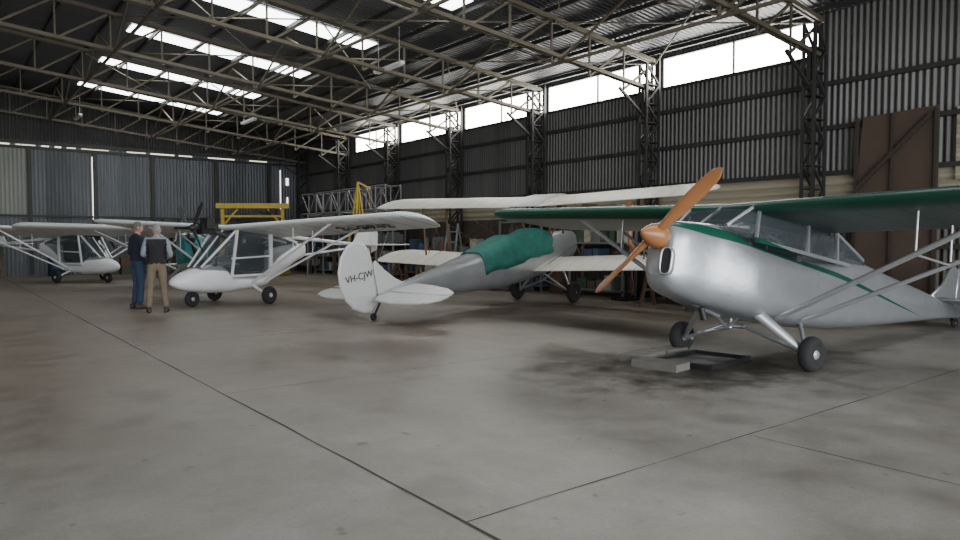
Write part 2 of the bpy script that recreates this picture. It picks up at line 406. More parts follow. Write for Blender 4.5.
# ------------------------------------------------------------------ light aeroplane (high wing)
def light_airplane(name, loc, yaw, pitch, paint, wl, wr_, accent, propmat, tipd=(-.7547, .656), glassm=glass, stretch=1.0):
    R = empty(name, loc, (0, -radians(pitch), radians(yaw)))
    def X(x_): return x_ if x_ > -1.7 else -1.7 + (x_ + 1.7) * stretch
    f = MB()
    body(f, [(X(q_[0]), *q_[1:]) for q_ in [(1.60, .78, 1.31, .13), (1.57, .70, 1.35, .18), (1.44, .61, 1.385, .245), (1.10, .55, 1.43, .31), (.85, .52, 1.44, .40), (.5, .48, 1.33, .50),
             (0, .46, 1.30, .53), (-.7, .48, 1.31, .53), (-1.2, .52, 1.43, .50), (-1.7, .58, 1.50, .45), (-2.6, .72, 1.45, .34), (-3.8, .93, 1.38, .20), (-4.7, 1.08, 1.32, .08), (-5.0, 1.12, 1.30, .04)]], 3.6)
    f.obj('fuselage', [paint], R)
    c = MB()
    body(c, [(1.0, 1.38, 1.43, .33), (.88, 1.34, 1.53, .40), (.68, 1.30, 1.67, .46), (.3, 1.27, 1.70, .49), (-.3, 1.26, 1.70, .49), (-.95, 1.28, 1.68, .47), (-1.5, 1.35, 1.58, .42), (-1.85, 1.4, 1.49, .36)], 4.5)
    c.obj('canopy', [glassm], R)
    fr = MB()
    for sy in (1, -1):
        fr.bar((.98, sy * .34, 1.42), (.66, sy * .42, 1.69), .03); fr.bar((.66, sy * .49, 1.3), (.62, sy * .46, 1.69), .03)
        fr.bar((-.3, sy * .51, 1.3), (-.3, sy * .47, 1.7), .035); fr.bar((-.95, sy * .5, 1.3), (-.95, sy * .46, 1.68), .035)
        fr.bar((.66, sy * .505, 1.31), (-1.2, sy * .51, 1.33), .04)
        fr.bar((-.95, sy * .47, 1.66), (-1.8, sy * .36, 1.48), .035)
    fr.bar((1.0, 0, 1.43), (.66, 0, 1.69), .025); fr.bar((.66, -.45, 1.69), (.66, .45, 1.69), .03)
    fr.obj('canopy_frame', [paint], R)
    w = MB(); wing(w, 0, 4.9, .70, .66, 1.665, 1.80, 1.6); w.obj('wing_port', [wl], R)
    w = MB(); wing(w, 0, -4.9, .70, .66, 1.665, 1.80, 1.6); w.obj('wing_starboard', [wr_], R)
    g = MB()
    for sy in (1, -1):
        g.tube((.15, sy * .50, .52), (.30, sy * 2.75, 1.70), .03, None, 10, 0, .5); g.tube((-.35, sy * .50, .55), (-.55, sy * 2.75, 1.69), .026, None, 10, 0, .5)
        g.tube((.24, sy * 1.9, 1.25), (.28, sy * 1.9, 1.68), .012); g.tube((-.5, sy * 1.9, 1.26), (-.45, sy * 1.9, 1.66), .012)
        g.tube((.24, sy * 1.9, 1.25), (-.5, sy * 1.9, 1.26), .012)
    g.obj('wing_strut', [steel], R)
    g = MB()
    for sy in (1, -1):
        g.tube((.32, sy * .38, .55), (.03, sy * .80, .20), .065, .045, 14, 0, .5); g.tube((-.55, sy * .36, .55), (-.02, sy * .80, .19), .025)
        g.tube((.05, sy * .05, .40), (.0, sy * .80, .19), .022); g.tube((.0, sy * .70, .185), (0, sy * .93, .18), .025)
        g.tube((.34, sy * .25, .56), (.30, sy * .0, .36), .02)
    g.tube((.05, -.06, .40), (.05, .06, .40), .03); g.tube((.3, 0, .38), (.05, 0, .4), .02)
    g.tube((.25, .0, .36), (.25, 0, .55), .03)
    g.obj('undercarriage', [silver], R)
    g = MB()
    for sy in (1, -1): wheel(g, (0, sy * .87, .19), .195, .15)
    g.obj('main_wheel', [tyre, hubm], R)
    xw = X(-5.05)
    g = MB(); zt = -xw * math.tan(radians(pitch)); wheel(g, (xw, 0, zt + .085), .085, .06); g.tube((xw, .045, zt + .085), (xw + .2, .0, 1.16), .014); g.tube((xw, -.045, zt + .085), (xw + .2, 0, 1.16), .014)
    g.obj('tail_wheel', [tyre, hubm], R)
    e = MB(); sh = X(-4.9) + 4.9
    def S_(pts): return [(p_[0] + sh, p_[1]) for p_ in pts]
    e.plate(S_([(-4.15, 1.38), (-4.5, 1.6), (-4.72, 1.88), (-4.85, 1.95), (-4.97, 1.9), (-4.97, 1.15), (-4.8, 1.15)]), .05)
    e.plate(S_([(-4.99, 1.92), (-5.15, 1.98), (-5.32, 1.88), (-5.42, 1.65), (-5.42, 1.4), (-5.3, 1.2), (-5.1, 1.12), (-4.99, 1.14)]), .045)
    for sy in (1, -1):
        e.plate(S_([(-4.2, sy * .08), (-4.3, sy * .7), (-4.42, sy * 1.2), (-4.55, sy * 1.45), (-4.75, sy * 1.52), (-4.75, sy * .08)]), .05, 'xy', 1.34)
        e.plate(S_([(-4.77, sy * .1), (-4.77, sy * 1.53), (-4.95, sy * 1.5), (-5.1, sy * 1.2), (-5.15, sy * .6), (-5.0, sy * .12)]), .04, 'xy', 1.34)
    e.obj('tailplane_and_rudder', [accent], R)
    p = MB(); a = radians(yaw)
    ly = tipd[0] * (1 if cos(a) > 0 else -1)
    for sg in (1, -1): blade(p, (1.70, 0, 1.186), (0, sg * ly, sg * tipd[1]), (1, 0, 0), .99, .15, 0)
    p.lathe((1.60, 0, 1.186), (1, 0, 0), [(0, .13), (.04, .135), (.12, .12), (.20, .085), (.26, .045), (.285, .01)], 24, 0)
    p.obj('propeller', [propmat], R)
    q = MB(); n = 24
    def oval(sc, dx_, dy_):
        o_ = []
        for k_ in range(n):
            t_ = 2 * pi * k_ / n; ex = .045 * math.copysign(abs(cos(t_)) ** .6, cos(t_)) * sc; ez = (.13 + .045 * (sc - 1)) * math.copysign(abs(sin(t_)) ** .6, sin(t_))
            o_.append(Vector((1.628 - .45 * (ex + .045) + dx_, .125 + ex + dy_, .93 + ez)))
        return o_
    q.loft([oval(1.03, -.12, 0), oval(1.03, .004, .004)], 0)
    q.loft([oval(1.45, -.16, 0), oval(1.45, .0, .004), oval(1.3, .018, .008), oval(1.03, .02, .008), oval(1.0, -.01, 0)], 1, caps=False)
    q.tube((.95, .12, .52), (.9, .14, .40), .035, None, 12, 0); q.tube((1.0, .05, .56), (.55, .05, .47), .03, None, 10, 1)
    q.obj('cowling_details', [dark, paint], R)
    s2 = MB()
    for sy in (.24, -.24):
        s2.box((-.05, sy, .85), (.4, .38, .12)); s2.box((-.28, sy, 1.15), (.1, .38, .55))
    s2.box((.62, 0, 1.25), (.06, .8, .2)); s2.obj('cockpit_seats', [seatm], R)
    return R
pa = stripe_paint('auster_paint', (.44, .46, .48), (.006, .075, .045), 1.25, .07, .042, .55, .3)
wg = wing_paint('shaded_green_wing_fabric', (.05, .085, .075), (.005, .055, .033), .45, .4, .1, .6)  # green leading edge; dark base colour paints in shade under the near wing
ws = wing_paint('silver_green_wing_fabric', (.42, .44, .43), (.006, .085, .05), .40, .4)
light_airplane('light_airplane', (7.4, 4.54, 0), 176, 10, pa, wg, ws, silver, wood, stretch=1.14)
ww_ = wing_paint('white_wing_fabric', (.66, .67, .66), (.66, .67, .66), .4, .4, 0)
teal = stripe_paint('teal_white_paint', (.66, .68, .68), (.02, .24, .26), .95, .0, .30, .0)
light_airplane('light_airplane', (6.3, 22.3, 0), -110, 10, teal, ww_, ww_, white, dark, (.3, .95))

# ------------------------------------------------------------------ biplane
def biplane():
    th = 11
    R = empty('biplane', (11.35, 12.0, 0), (0, -radians(th), radians(12)))
    f = MB()
    body(f, [(1.35, 1.00, 1.36, .12), (1.28, .90, 1.42, .19), (1.0, .80, 1.49, .27), (.5, .74, 1.55, .34), (0, .70, 1.60, .38), (-.5, .70, 1.62, .40), (-1.6, .74, 1.66, .40), (-2.1, .80, 1.66, .37),
             (-2.7, .90, 1.63, .31), (-3.6, 1.06, 1.57, .22), (-4.6, 1.24, 1.50, .11), (-5.1, 1.33, 1.46, .05)], 3.2)
    f.obj('fuselage', [silver], R)
    cv = MB(); rings = []
    prof = [(.10, 1.63, .34), (-.1, 1.72, .40), (-.35, 1.80, .425), (-.6, 1.78, .425), (-.9, 1.74, .425), (-1.15, 1.79, .425), (-1.4, 1.82, .42), (-1.8, 1.76, .41), (-2.15, 1.71, .385), (-2.45, 1.67, .35)]
    for i_, (x_, zt_, hw_) in enumerate(smooth_secs(prof, 4)):
        ring = []; hem = 1.20 + .022 * sin(x_ * 5.0) + .012 * sin(x_ * 11)
        N_ = 26
        for j in range(N_ + 1):
            t_ = pi * j / N_; c_, s2 = cos(t_), sin(t_)
            fold = .012 * sin(x_ * 21 + 3 * j) * (1 - s2)
            ring.append((x_, (hw_ + fold) * math.copysign(abs(c_) ** .42, c_), hem + (zt_ - hem) * (abs(s2) ** .62 if s2 > 0 else 0)))
        ring += [(p_[0], p_[1] * .96, p_[2] - .012 if p_[2] > hem + .02 else p_[2]) for p_ in ring[::-1]]
        rings.append(ring)
    cv.loft(rings, 0)
    cv.obj('cockpit_cover', [mat('green_canvas', (.025, .17, .135), .8, 0, .3, 5, .6)], R)
    w = MB()
    for sy in (1, -1):
        wing(w, sy * .35, sy * 4.45, .78, .10, 2.30, 2.50, 1.33); wing(w, sy * .35, sy * 4.40, .42, -.2, .92, 1.20, 1.33)
    w.obj('wings', [wing_paint('cream_wing_fabric', (.62, .60, .52), (.6, .58, .5), 9, .36, 0, .82)], R)
    t = MB(); wing(t, -.42, .42, .80, .80, 2.31, 2.31, 1.35, 0, .17, .06, 3); t.obj('fuel_tank', [silver_w], R)
    g = MB()
    for sy in (1, -1):
        for dx in (0, -.85): g.tube((.1 + dx, sy * 3.0, 1.08), (.2 + dx + .02, sy * 3.0, 2.42), .03, None, 10, 0, .5)
        g.tube((.55, sy * .30, 1.5), (.65, sy * .42, 2.3), .025); g.tube((.0, sy * .33, 1.52), (-.2, sy * .42, 2.3), .025); g.tube((.0, sy * .33, 1.52), (.62, sy * .42, 2.3), .018)
        for dx in (0, -.85):
            g.tube((.3 + dx, sy * .38, .9), (.2 + dx, sy * 3.0, 2.42), .006, None, 6); g.tube((.1 + dx, sy * 3.0, 1.08), (.6 + dx, sy * .45, 2.3), .006, None, 6)
        g.tube((.1, sy * 3.0, 1.08), (-.63, sy * 3.0, 2.42), .006, None, 6); g.tube((-.75, sy * 3.0, 1.08), (.22, sy * 3.0, 2.42), .006, None, 6)
    g.obj('interplane_struts', [strutw], R)
    g = MB()
    for sy in (1, -1):
        g.tube((.35, sy * .28, .82), (.02, sy * .72, .24), .03); g.tube((-.45, sy * .30, .80), (-.02, sy * .72, .23), .025); g.tube((.02, 0.0, .5), (0, sy * .74, .235), .02)
        g.tube((0, sy * .68, .235), (0, sy * .88, .235), .02); g.tube((.35, sy * .28, .82), (.02, 0, .5), .02)
    g.obj('undercarriage', [silver], R)
    g = MB()
    for sy in (1, -1): wheel(g, (0, sy * .80, .24), .24, .15)
    g.obj('main_wheel', [tyre, tyre], R)
    e = MB()
    e.plate([(-4.35, 1.47), (-4.6, 1.62), (-4.85, 1.85), (-5.02, 2.05), (-5.08, 2.0), (-5.08, 1.42), (-5.0, 1.4)], .05)
    pts = [(-5.10, 2.02), (-5.12, 2.24), (-5.22, 2.40), (-5.40, 2.48), (-5.60, 2.42), (-5.77, 2.26), (-5.87, 2.02), (-5.88, 1.74), (-5.80, 1.50), (-5.66, 1.32), (-5.46, 1.20), (-5.28, 1.16), (-5.12, 1.26)]
    e.plate(pts, .05)
    for sy in (1, -1):
        e.plate([(-4.25, sy * .1), (-4.35, sy * .7), (-4.5, sy * 1.2), (-4.68, sy * 1.48), (-4.85, sy * 1.55), (-4.87, sy * .06)], .05, 'xy', 1.44)
        e.plate([(-4.89, sy * .08), (-4.89, sy * 1.56), (-5.1, sy * 1.57), (-5.3, sy * 1.45), (-5.45, sy * 1.15), (-5.5, sy * .75), (-5.42, sy * .3), (-5.2, sy * .1)], .045, 'xy', 1.43)
    for z in (1.35, 1.5, 1.66, 1.82, 1.98, 2.14, 2.28):
        e.bar((-5.12, -.027, z), (-5.45 - .38 * sqrt(max(0, 1 - ((z - 1.8) / .64) ** 2)), -.024, z), .012, .008)
    e.obj('tail_surfaces', [wing_paint('tail_fabric', (.58, .59, .58), (.58, .59, .58), 9, .25, .1, .85)], R)
    g = MB(); zs = 5.2 * math.tan(radians(th)); g.tube((-5.0, 0, 1.34), (-5.22, 0, zs + .09), .02); wheel(g, (-5.25, 0, zs + .07), .07, .05)
    g.bar((-5.0, 0, 1.34), (-4.8, 0, 1.2), .03); g.obj('tail_skid', [dark, dark], R)
    p = MB()
    for sg in (1, -1): blade(p, (1.42, 0, 1.22), (0, sg * .35, sg * .93), (1, 0, 0), .98, .15)
    p.lathe((1.34, 0, 1.22), (1, 0, 0), [(0, .1), (.1, .1), (.16, .04), (.17, .005)], 18, 0)
    p.obj('propeller', [mat('dark_wood', (.08, .04, .02), .4)], R)
    tx = bpy.data.curves.new('registration', 'FONT'); tx.body = 'VH-CJW'; tx.size = .17; tx.extrude = .002
    o = bpy.data.objects.new('registration', tx); COL.objects.link(o); o.parent = R; o.location = (-5.76, -.034, 1.80); o.rotation_euler = (pi / 2, 0, 0); tx.materials.append(black)
    return R
biplane()

# ------------------------------------------------------------------ ultralight
def ultralight(loc, yaw, label):
    R = empty('ultralight_aircraft', loc, (0, 0, radians(yaw)))
    f = MB()
    body(f, [(1.86, .50, .58, .03), (1.76, .43, .65, .12), (1.5, .35, .76, .25), (1.1, .29, .86, .36), (.75, .27, .88, .43), (.5, .27, .66, .45), (-.35, .34, .66, .44), (-.6, .42, 1.05, .41), (-1.0, .58, 1.22, .33), (-1.6, .86, 1.32, .19), (-2.0, 1.0, 1.34, .10)], 2.6)
    f.obj('cabin_pod', [white], R)
    c = MB()
    body(c, [(1.28, .76, .84, .20), (1.05, .72, 1.05, .33), (.78, .60, 1.34, .40), (.48, .56, 1.60, .43), (0, .56, 1.66, .44), (-.45, .60, 1.62, .43), (-.9, .95, 1.55, .36), (-1.3, 1.15, 1.47, .27), (-1.6, 1.25, 1.40, .18)], 3.8)
    c.obj('cabin_glazing', [glass], R)
    fr = MB()
    for sy in (1, -1):
        fr.bar((1.25, sy * .2, .84), (.48, sy * .38, 1.62), .04); fr.bar((.66, sy * .45, .62), (.48, sy * .44, 1.64), .045)
        fr.bar((-.45, sy * .455, .6), (-.5, sy * .43, 1.60), .07); fr.bar((.66, sy * .46, 1.02), (-.5, sy * .455, 1.06), .035); fr.bar((-.5, sy * .43, 1.60), (-1.6, sy * .18, 1.36), .05)
        fr.bar((.66, sy * .46, .64), (-.42, sy * .46, .64), .05)
    fr.bar((1.28, 0, .84), (.5, 0, 1.64), .03); fr.tube((-.5, 0, 1.58), (-4.7, 0, 1.26), .05, .04); fr.tube((-1.5, 0, 1.0), (-4.3, 0, 1.24), .03)
    fr.obj('airframe_tubes', [white], R)
    dk = MB(); dk.box((-.1, 0, .75), (.4, .7, .1)); dk.box((-.32, 0, 1.05), (.1, .7, .6)); dk.box((.9, 0, .86), (.06, .5, .2)); dk.obj('cockpit_seats', [seatm], R)
    w = MB()
    for sy in (1, -1): wing(w, sy * .0, sy * 5.0, .58, .50, 1.70, 1.93, 1.5, 0, .10, .35, 8, 9)
    w.obj('wings', [wing_paint('white_dacron', (.76, .79, .78), (.72, .76, .76), .42, .5, 0, .62)], R)
    s = MB()
    for sy in (1, -1):
        s.tube((.1, sy * .43, .45), (.25, sy * 2.9, 1.77), .028, None, 10, 0, .6); s.tube((-.25, sy * .43, .45), (-.6, sy * 2.9, 1.64), .025, None, 10, 0, .6)
        s.tube((.2, sy * 1.8, 1.18), (.2, sy * 1.8, 1.73), .01); s.tube((-.4, sy * 1.8, 1.16), (-.4, sy * 1.8, 1.63), .01)
        s.tube((.05, sy * .38, .42), (0, sy * .85, .2), .035, .025); s.tube((0, sy * .8, .19), (0, sy * .96, .19), .02)
    s.tube((1.25, 0, .38), (1.33, 0, .17), .025)
    s.obj('struts_and_gear_legs', [white], R)
    g = MB()
    for sy in (1, -1): wheel(g, (0, sy * .88, .20), .20, .14)
    wheel(g, (1.33, 0, .17), .17, .12); g.obj('wheels', [tyre, hubm], R)
    e = MB()
    e.box((.95, 0, 1.66), (.42, .30, .22)); e.box((.95, .16, 1.72), (.3, .12, .12)); e.box((.95, -.16, 1.72), (.3, .12, .12))
    e.tube((1.1, 0, 1.68), (1.25, 0, 1.68), .08); e.tube((.8, .1, 1.6), (.5, .3, 1.45), .05); e.box((.9, 0, 1.84), (.2, .22, .12))
    e.bar((.75, .12, 1.55), (.4, .2, 1.62), .04); e.bar((.75, -.12, 1.55), (.4, -.2, 1.62), .04)
    e.obj('engine', [dark], R)
    p = MB()
    for k_ in range(3):
        a = radians(60 + 120 * k_); blade(p, (1.28, 0, 1.68), (0, cos(a), sin(a)), (1, 0, 0), .62, .08)
    p.lathe((1.22, 0, 1.68), (1, 0, 0), [(0, .08), (.08, .08), (.15, .03), (.16, .005)], 16); p.obj('propeller', [dark], R)
    t = MB()
    t.plate([(-3.9, 1.3), (-4.3, 1.75), (-4.6, 2.0), (-4.75, 2.0), (-4.75, 1.2)], .04)
    t.plate([(-4.77, 2.0), (-5.0, 1.95), (-5.1, 1.6), (-5.05, 1.15), (-4.77, 1.05)], .04)
    for sy in (1, -1): t.plate([(-4.0, sy * .04), (-4.15, sy * 1.1), (-4.4, sy * 1.3), (-4.85, sy * 1.3), (-4.95, sy * .9), (-4.95, sy * .1)], .04, 'xy', 1.3)
    t.obj('tail_surfaces', [white], R)
    tx = bpy.data.curves.new('registration', 'FONT'); tx.body = label; tx.size = .42; tx.extrude = .012; tx.align_x = 'CENTER'
    o = bpy.data.objects.new('registration', tx); COL.objects.link(o); o.parent = R; tx.materials.append(black)
    vx = Vector((0, -1, -.046)).normalized(); vy = Vector((1, 0, .158)).normalized(); vz = vx.cross(vy).normalized()
    if vz.z > 0: vx = -vx; vz = -vz
    vy = vz.cross(vx)
    mt_ = Matrix((vx, vy, vz)).transposed().to_4x4(); mt_.translation = Vector((-.35, 3.4, 1.655)); o.matrix_local = mt_
    return R
ultralight((5.5, 15.9, 0), 203, '24-3942')
ultralight((3.95, 27.3, 0), -62, '19-4178')

# ------------------------------------------------------------------ people
skin = mat('skin', (.50, .29, .21), .55, 0, .08)
def bake(o):
    dg = bpy.context.evaluated_depsgraph_get(); dg.update()
    me = bpy.data.meshes.new_from_object(o.evaluated_get(dg)); o.modifiers.clear(); o.data = me; return o
def skinmesh(name, verts, edges, rad, root=0, sub=2):
    me = bpy.data.meshes.new(name); me.from_pydata(verts, edges, []); o = bpy.data.objects.new(name, me); COL.objects.link(o)
    o.modifiers.new('s', 'SKIN'); md = o.modifiers.new('d', 'SUBSURF'); md.levels = sub
    for i, r in enumerate(rad):
        r = r if isinstance(r, tuple) else (r, r); me.skin_vertices[0].data[i].radius = r; me.skin_vertices[0].data[i].use_root = (i == root)
    bake(o)
    for p in o.data.polygons: p.use_smooth = True
    return o
def person(name, loc, yaw, arms, legs, topc, sleevec, trous, hairc, vest=False, headyaw=0, S=1.0):
    R = empty(name, loc, (0, 0, radians(yaw))); R.scale = (S, S, S)
    V = [(0, 0, .95), (0, 0, 1.08), (0, .01, 1.27), (0, 0, 1.41), (0, -.005, 1.49), (0, .01, 1.57)]
    Rr = [(.155, .125), (.16, .13), (.175, .13), (.14, .10), (.06, .06), (.055, .055)]
    E = [(0, 1), (1, 2), (2, 3), (3, 4), (4, 5)]
    hands = []
    for i, sx in enumerate((-1, 1)):
        sh, el, wr2 = arms[i]; b0 = len(V)
        V.extend([sh, tuple(Vector(sh).lerp(Vector(el), .5)), el, tuple(Vector(el).lerp(Vector(wr2), .4)), wr2]); Rr.extend([.074, .062, .052, .049, .033])
        E.extend([(3, b0), (b0, b0 + 1), (b0 + 1, b0 + 2), (b0 + 2, b0 + 3), (b0 + 3, b0 + 4)]); hands.append((Vector(el), Vector(wr2), sx))
    for i in range(2):
        hp, kn, an = legs[i]; b0 = len(V)
        V.extend([hp, tuple(Vector(hp).lerp(Vector(kn), .5)), kn, tuple(Vector(kn).lerp(Vector(an), .35)), an]); Rr.extend([.102, .09, .070, .070, .058])
        E.extend([(0, b0), (b0, b0 + 1), (b0 + 1, b0 + 2), (b0 + 2, b0 + 3), (b0 + 3, b0 + 4)])
    o = skinmesh('body', V, E, Rr)
    for m_ in (topc, sleevec, trous, skin): o.data.materials.append(m_)
    wr_pts = [h[1] for h in hands]
    for p in o.data.polygons:
        c = p.center
        if c.z > 1.505 and abs(c.x) < .09: mi = 3
        elif any((c - w).length < .03 for w in wr_pts): mi = 3
        elif abs(c.x) > .185 and c.z > .80 and not (c.z < 1.0 and abs(c.x) < .19): mi = 1
        elif c.y > .13 and c.z > 1.0: mi = 1
        elif c.z > .97: mi = 0
        else: mi = 2
        if vest and mi == 0 and c.z > 1.455: mi = 1
        p.material_index = mi
    o.parent = R
    for el, wr2, sx in hands:
        d = (wr2 - el).normalized(); side = d.cross(Vector((sx, 0, 0)))
        if side.length < .3: side = Vector((0, 0, 1))
        side.normalize(); nrm = d.cross(side).normalized()
        hv = [tuple(wr2 - d * .01), tuple(wr2 + d * .045)]; hr = [(.028, .022), (.034, .02)]; he = [(0, 1)]
        for k_, (of, ln) in enumerate(((-.033, .06), (-.011, .072), (.011, .068), (.032, .052))):
            b0 = len(hv); kb = wr2 + d * .09 + side * of; k1 = kb + d * ln * .55 + nrm * .012 * sx; k2 = k1 + d * ln * .35 + nrm * .02 * sx
            hv.extend([tuple(kb), tuple(k1), tuple(k2)]); hr.extend([.0105, .009, .0075]); he.extend([(1, b0), (b0, b0 + 1), (b0 + 1, b0 + 2)])
        b0 = len(hv); t1 = wr2 + d * .05 - side * .045; t2 = t1 + d * .035 - side * .008
        hv.extend([tuple(t1), tuple(t2)]); hr.extend([.012, .009]); he.extend([(1, b0), (b0, b0 + 1)])
        ho = skinmesh('hand', hv, he, hr, 0, 1); ho.data.materials.append(skin); ho.parent = R
    sm = MB()
    for i in range(2):
        ax, ay, az = legs[i][2]; out = (-1, 1)[i] * .12; rings = []
        for yy, w_, h0, hgt in ((-.09, .02, .02, .06), (-.08, .036, .0, .10), (-.03, .042, 0, .115), (.03, .043, 0, .10), (.09, .047, 0, .075), (.14, .046, 0, .06), (.18, .034, .0, .05), (.20, .012, .01, .03)):
            rings.append([(ax + out * yy + w_ * cos(t_), ay + yy, h0 + (hgt - h0) * (.5 + .5 * math.copysign(abs(sin(t_)) ** .6, sin(t_)))) for t_ in [2 * pi * q / 14 for q in range(14)]])
        sm.loft(rings)
    sm.obj('shoes', [mat('shoe_leather', (.05, .035, .028), .6)], R)
    H = empty('head', (0, .015, 1.635), (radians(-4), 0, radians(headyaw))); H.parent = R
    hm = MB(); n = 24; rings = []
    for j in range(1, 20):
        ph = pi * j / 20; z = .120 * cos(ph); r = sin(ph); ring = []
        for k_ in range(n):
            a = 2 * pi * k_ / n; x = .077 * r * cos(a); y = .096 * r * sin(a)
            if z < 0: x *= 1 + z * 2.6; y = y * (1 + z * 1.5) + (-z) * .12
            if z < .02 and y > .05: y += .004
            if abs(z - .005) < .02 and y > .06 and .02 < abs(x) < .045: y -= .008
            ring.append((x, y, z))
        rings.append(ring)
    hm.loft(rings, 0)
    hm.loft([[(.007 * cos(t_), .088 + .004 * sin(t_), .015) for t_ in [2 * pi * q / 8 for q in range(8)]], [(.012 * cos(t_), .104 + .008 * sin(t_), -.02) for t_ in [2 * pi * q / 8 for q in range(8)]], [(.014 * cos(t_), .100 + .008 * sin(t_), -.03) for t_ in [2 * pi * q / 8 for q in range(8)]]], 0)
    for sx in (1, -1):
        hm.loft([[(sx * (.074 + .004 * q_), -.002 + r_ * .018 * cos(t_) - .006 * q_, -.005 + r_ * .032 * sin(t_)) for t_ in [2 * pi * q / 12 for q in range(12)]] for q_, r_ in ((0, .8), (1, 1), (3, 1.05), (4, .8))], 0)
        hm.lathe((sx * .03, .086, .008), (0, 1, 0), [(-.006, .013), (0, .012), (.004, .007), (.005, .001)], 10, 1)
        hm.bar((sx * .015, .097, .026), (sx * .046, .088, .028), .006, .006, 2)
    hm.bar((-.024, .097, -.058), (.024, .097, -.058), .008, .006, 3)
    rings = []
    for j in range(1, 14):
        ph = pi * .62 * j / 13; ring = []
        for k_ in range(n):
            a = 2 * pi * k_ / n; front = max(0, sin(a)); p2 = min(ph, pi * (.62 - .36 * front ** .7)); z = .130 * cos(p2); r = sin(p2)
            ring.append((.085 * r * cos(a), .104 * r * sin(a) - .004, z))
        rings.append(ring)
    hm.loft(rings, 2)
    hm.obj('head_mesh', [skin, mat('eye', (.03, .025, .02), .2), hairc, mat('lips', (.4, .16, .13), .5)], H)
    cl = MB(); cl.lathe((0, -.003, 1.485), (0, .12, 1), [(-.02, .085), (.0, .075), (.02, .068), (.035, .064), (.03, .058), (0, .06)], 20); cl.obj('collar', [sleevec if vest else topc], R)
    return R
navy = mat('navy_wool', (.018, .022, .04), .9, 0, .2, 20, .3); jeans = mat('denim', (.035, .06, .115), .85, 0, .2, 15, .3)
khaki = mat('khaki_cotton', (.20, .16, .11), .85, 0, .15, 15, .3); vestm = mat('black_fleece', (.02, .02, .022), .9, 0, .2, 20, .3)
shirt = mat('pale_shirt', (.24, .27, .32), .8, 0, .1, 15, .2); grey_h = mat('grey_hair', (.30, .28, .26), .9, 0, .3, 60, .5); dark_h = mat('greying_hair', (.16, .14, .12), .9, 0, .3, 60, .5)
person('standing_man', (3.3, 15.7, 0), -75,
       [((-.175, 0, 1.42), (-.235, -.04, 1.13), (-.20, .14, .95)), ((.175, 0, 1.42), (.235, -.02, 1.13), (.225, .08, .88))],
       [((-.09, 0, .90), (-.11, .03, .50), (-.13, -.02, .09)), ((.09, 0, .90), (.10, .01, .50), (.12, -.03, .09))], navy, navy, jeans, dark_h, False, -10, 1.02)
person('standing_man', (3.42, 14.65, 0), -14,
       [((-.175, 0, 1.42), (-.25, -.03, 1.15), (-.15, .20, 1.12)), ((.175, 0, 1.42), (.26, -.02, 1.14), (.16, .20, 1.06))],
       [((-.09, 0, .90), (-.12, .01, .50), (-.15, -.03, .09)), ((.09, 0, .90), (.12, .02, .50), (.16, -.01, .09))], vestm, shirt, khaki, grey_h, True, 20, .985)

# ------------------------------------------------------------------ hangar equipment
yel = mat('yellow_paint', (.50, .36, .05), .5, 0, .2)
R = empty('gantry_crane', (10.2, 28.0, 0), (0, 0, radians(-36))); mb = MB()
mb.box((0, 0, 2.82), (2.9, .2, .2)); mb.box((0, 0, 2.4), (2.4, .08, .08))
for sx in (-1.2, 1.2):
    mb.box((sx, 0, 1.4), (.13, .13, 2.6)); mb.bar((sx, .05, 1.9), (sx, .75, .12), .08); mb.bar((sx, -.05, 1.9), (sx, -.75, .12), .08); mb.box((sx, 0, .12), (.14, 1.7, .12))
    mb.bar((sx, 0, 2.0), (sx * .5, 0, 2.7), .07)
    mb.box((sx, .7, .05), (.1, .1, .1)); mb.box((sx, -.7, .05), (.1, .1, .1))
mb.obj('gantry_frame', [yel], R)
mb = MB(); mb.box((.8, 0, 2.6), (.25, .15, .25)); mb.tube((.8, 0, 2.5), (.8, 0, 2.0), .015); mb.obj('hoist', [dark], R)
R = empty('cable_reel', (10.75, 28.95, 0), (0, 0, radians(-38))); mb = MB()
for yy in (-.3, .3): mb.lathe((0, yy, 1.85), (0, 1, 0), [(-.04, .2), (-.04, .76), (0, .8), (.04, .76), (.04, .2)], 32)
mb.lathe((0, 0, 1.85), (0, 1, 0), [(-.28, .5), (.28, .5)], 28); mb.tube((0, -.5, 1.85), (0, .5, 1.85), .05)
for yy in (-.45, .45): mb.bar((-.6, yy, 0), (0, yy, 1.9), .08); mb.bar((.6, yy, 0), (0, yy, 1.9), .08)
mb.obj('reel_drum', [dark], R)

galv = mat('galvanised_steel', (.26, .27, .27), .5, .5)
R = empty('lattice_boom', (12.35, 24, 0)); mb = MB()
y0, y1 = -3.4, 3.4; cs = [(-.3, 2.5), (.3, 2.5), (-.3, 3.3), (.3, 3.3)]
for cx, cz in cs: mb.tube((cx, y0, cz), (cx, y1, cz), .03)
N = 10
for i in range(N):
    a = y0 + (y1 - y0) * i / N; b2 = y0 + (y1 - y0) * (i + 1) / N
    for cx in (-.3, .3): mb.tube((cx, a, 2.5 if i % 2 else 3.3), (cx, b2, 3.3 if i % 2 else 2.5), .02); mb.tube((cx, a, 2.5), (cx, a, 3.3), .02)
    for cz in (2.5, 3.3): mb.tube((-.3, a, cz), (.3, b2, cz), .015)
for yy in (-2.8, 0, 2.8):
    for cx in (-.35, .35): mb.tube((cx, yy, 0), (cx * .9, yy, 2.5), .035)
    mb.tube((-.35, yy, 2.46), (.35, yy, 2.46), .035); mb.tube((-.35, yy, .4), (.35, yy, 2.3), .02)
mb.obj('boom_frame', [galv], R)
R = empty('engine_hoist', (10.55, 19.75, 0)); mb = MB()
for sx in (-.35, .35): mb.bar((sx, -.35, .05), (0, 0, 3.25), .045); mb.bar((sx, .35, .05), (0, 0, 3.25), .045)
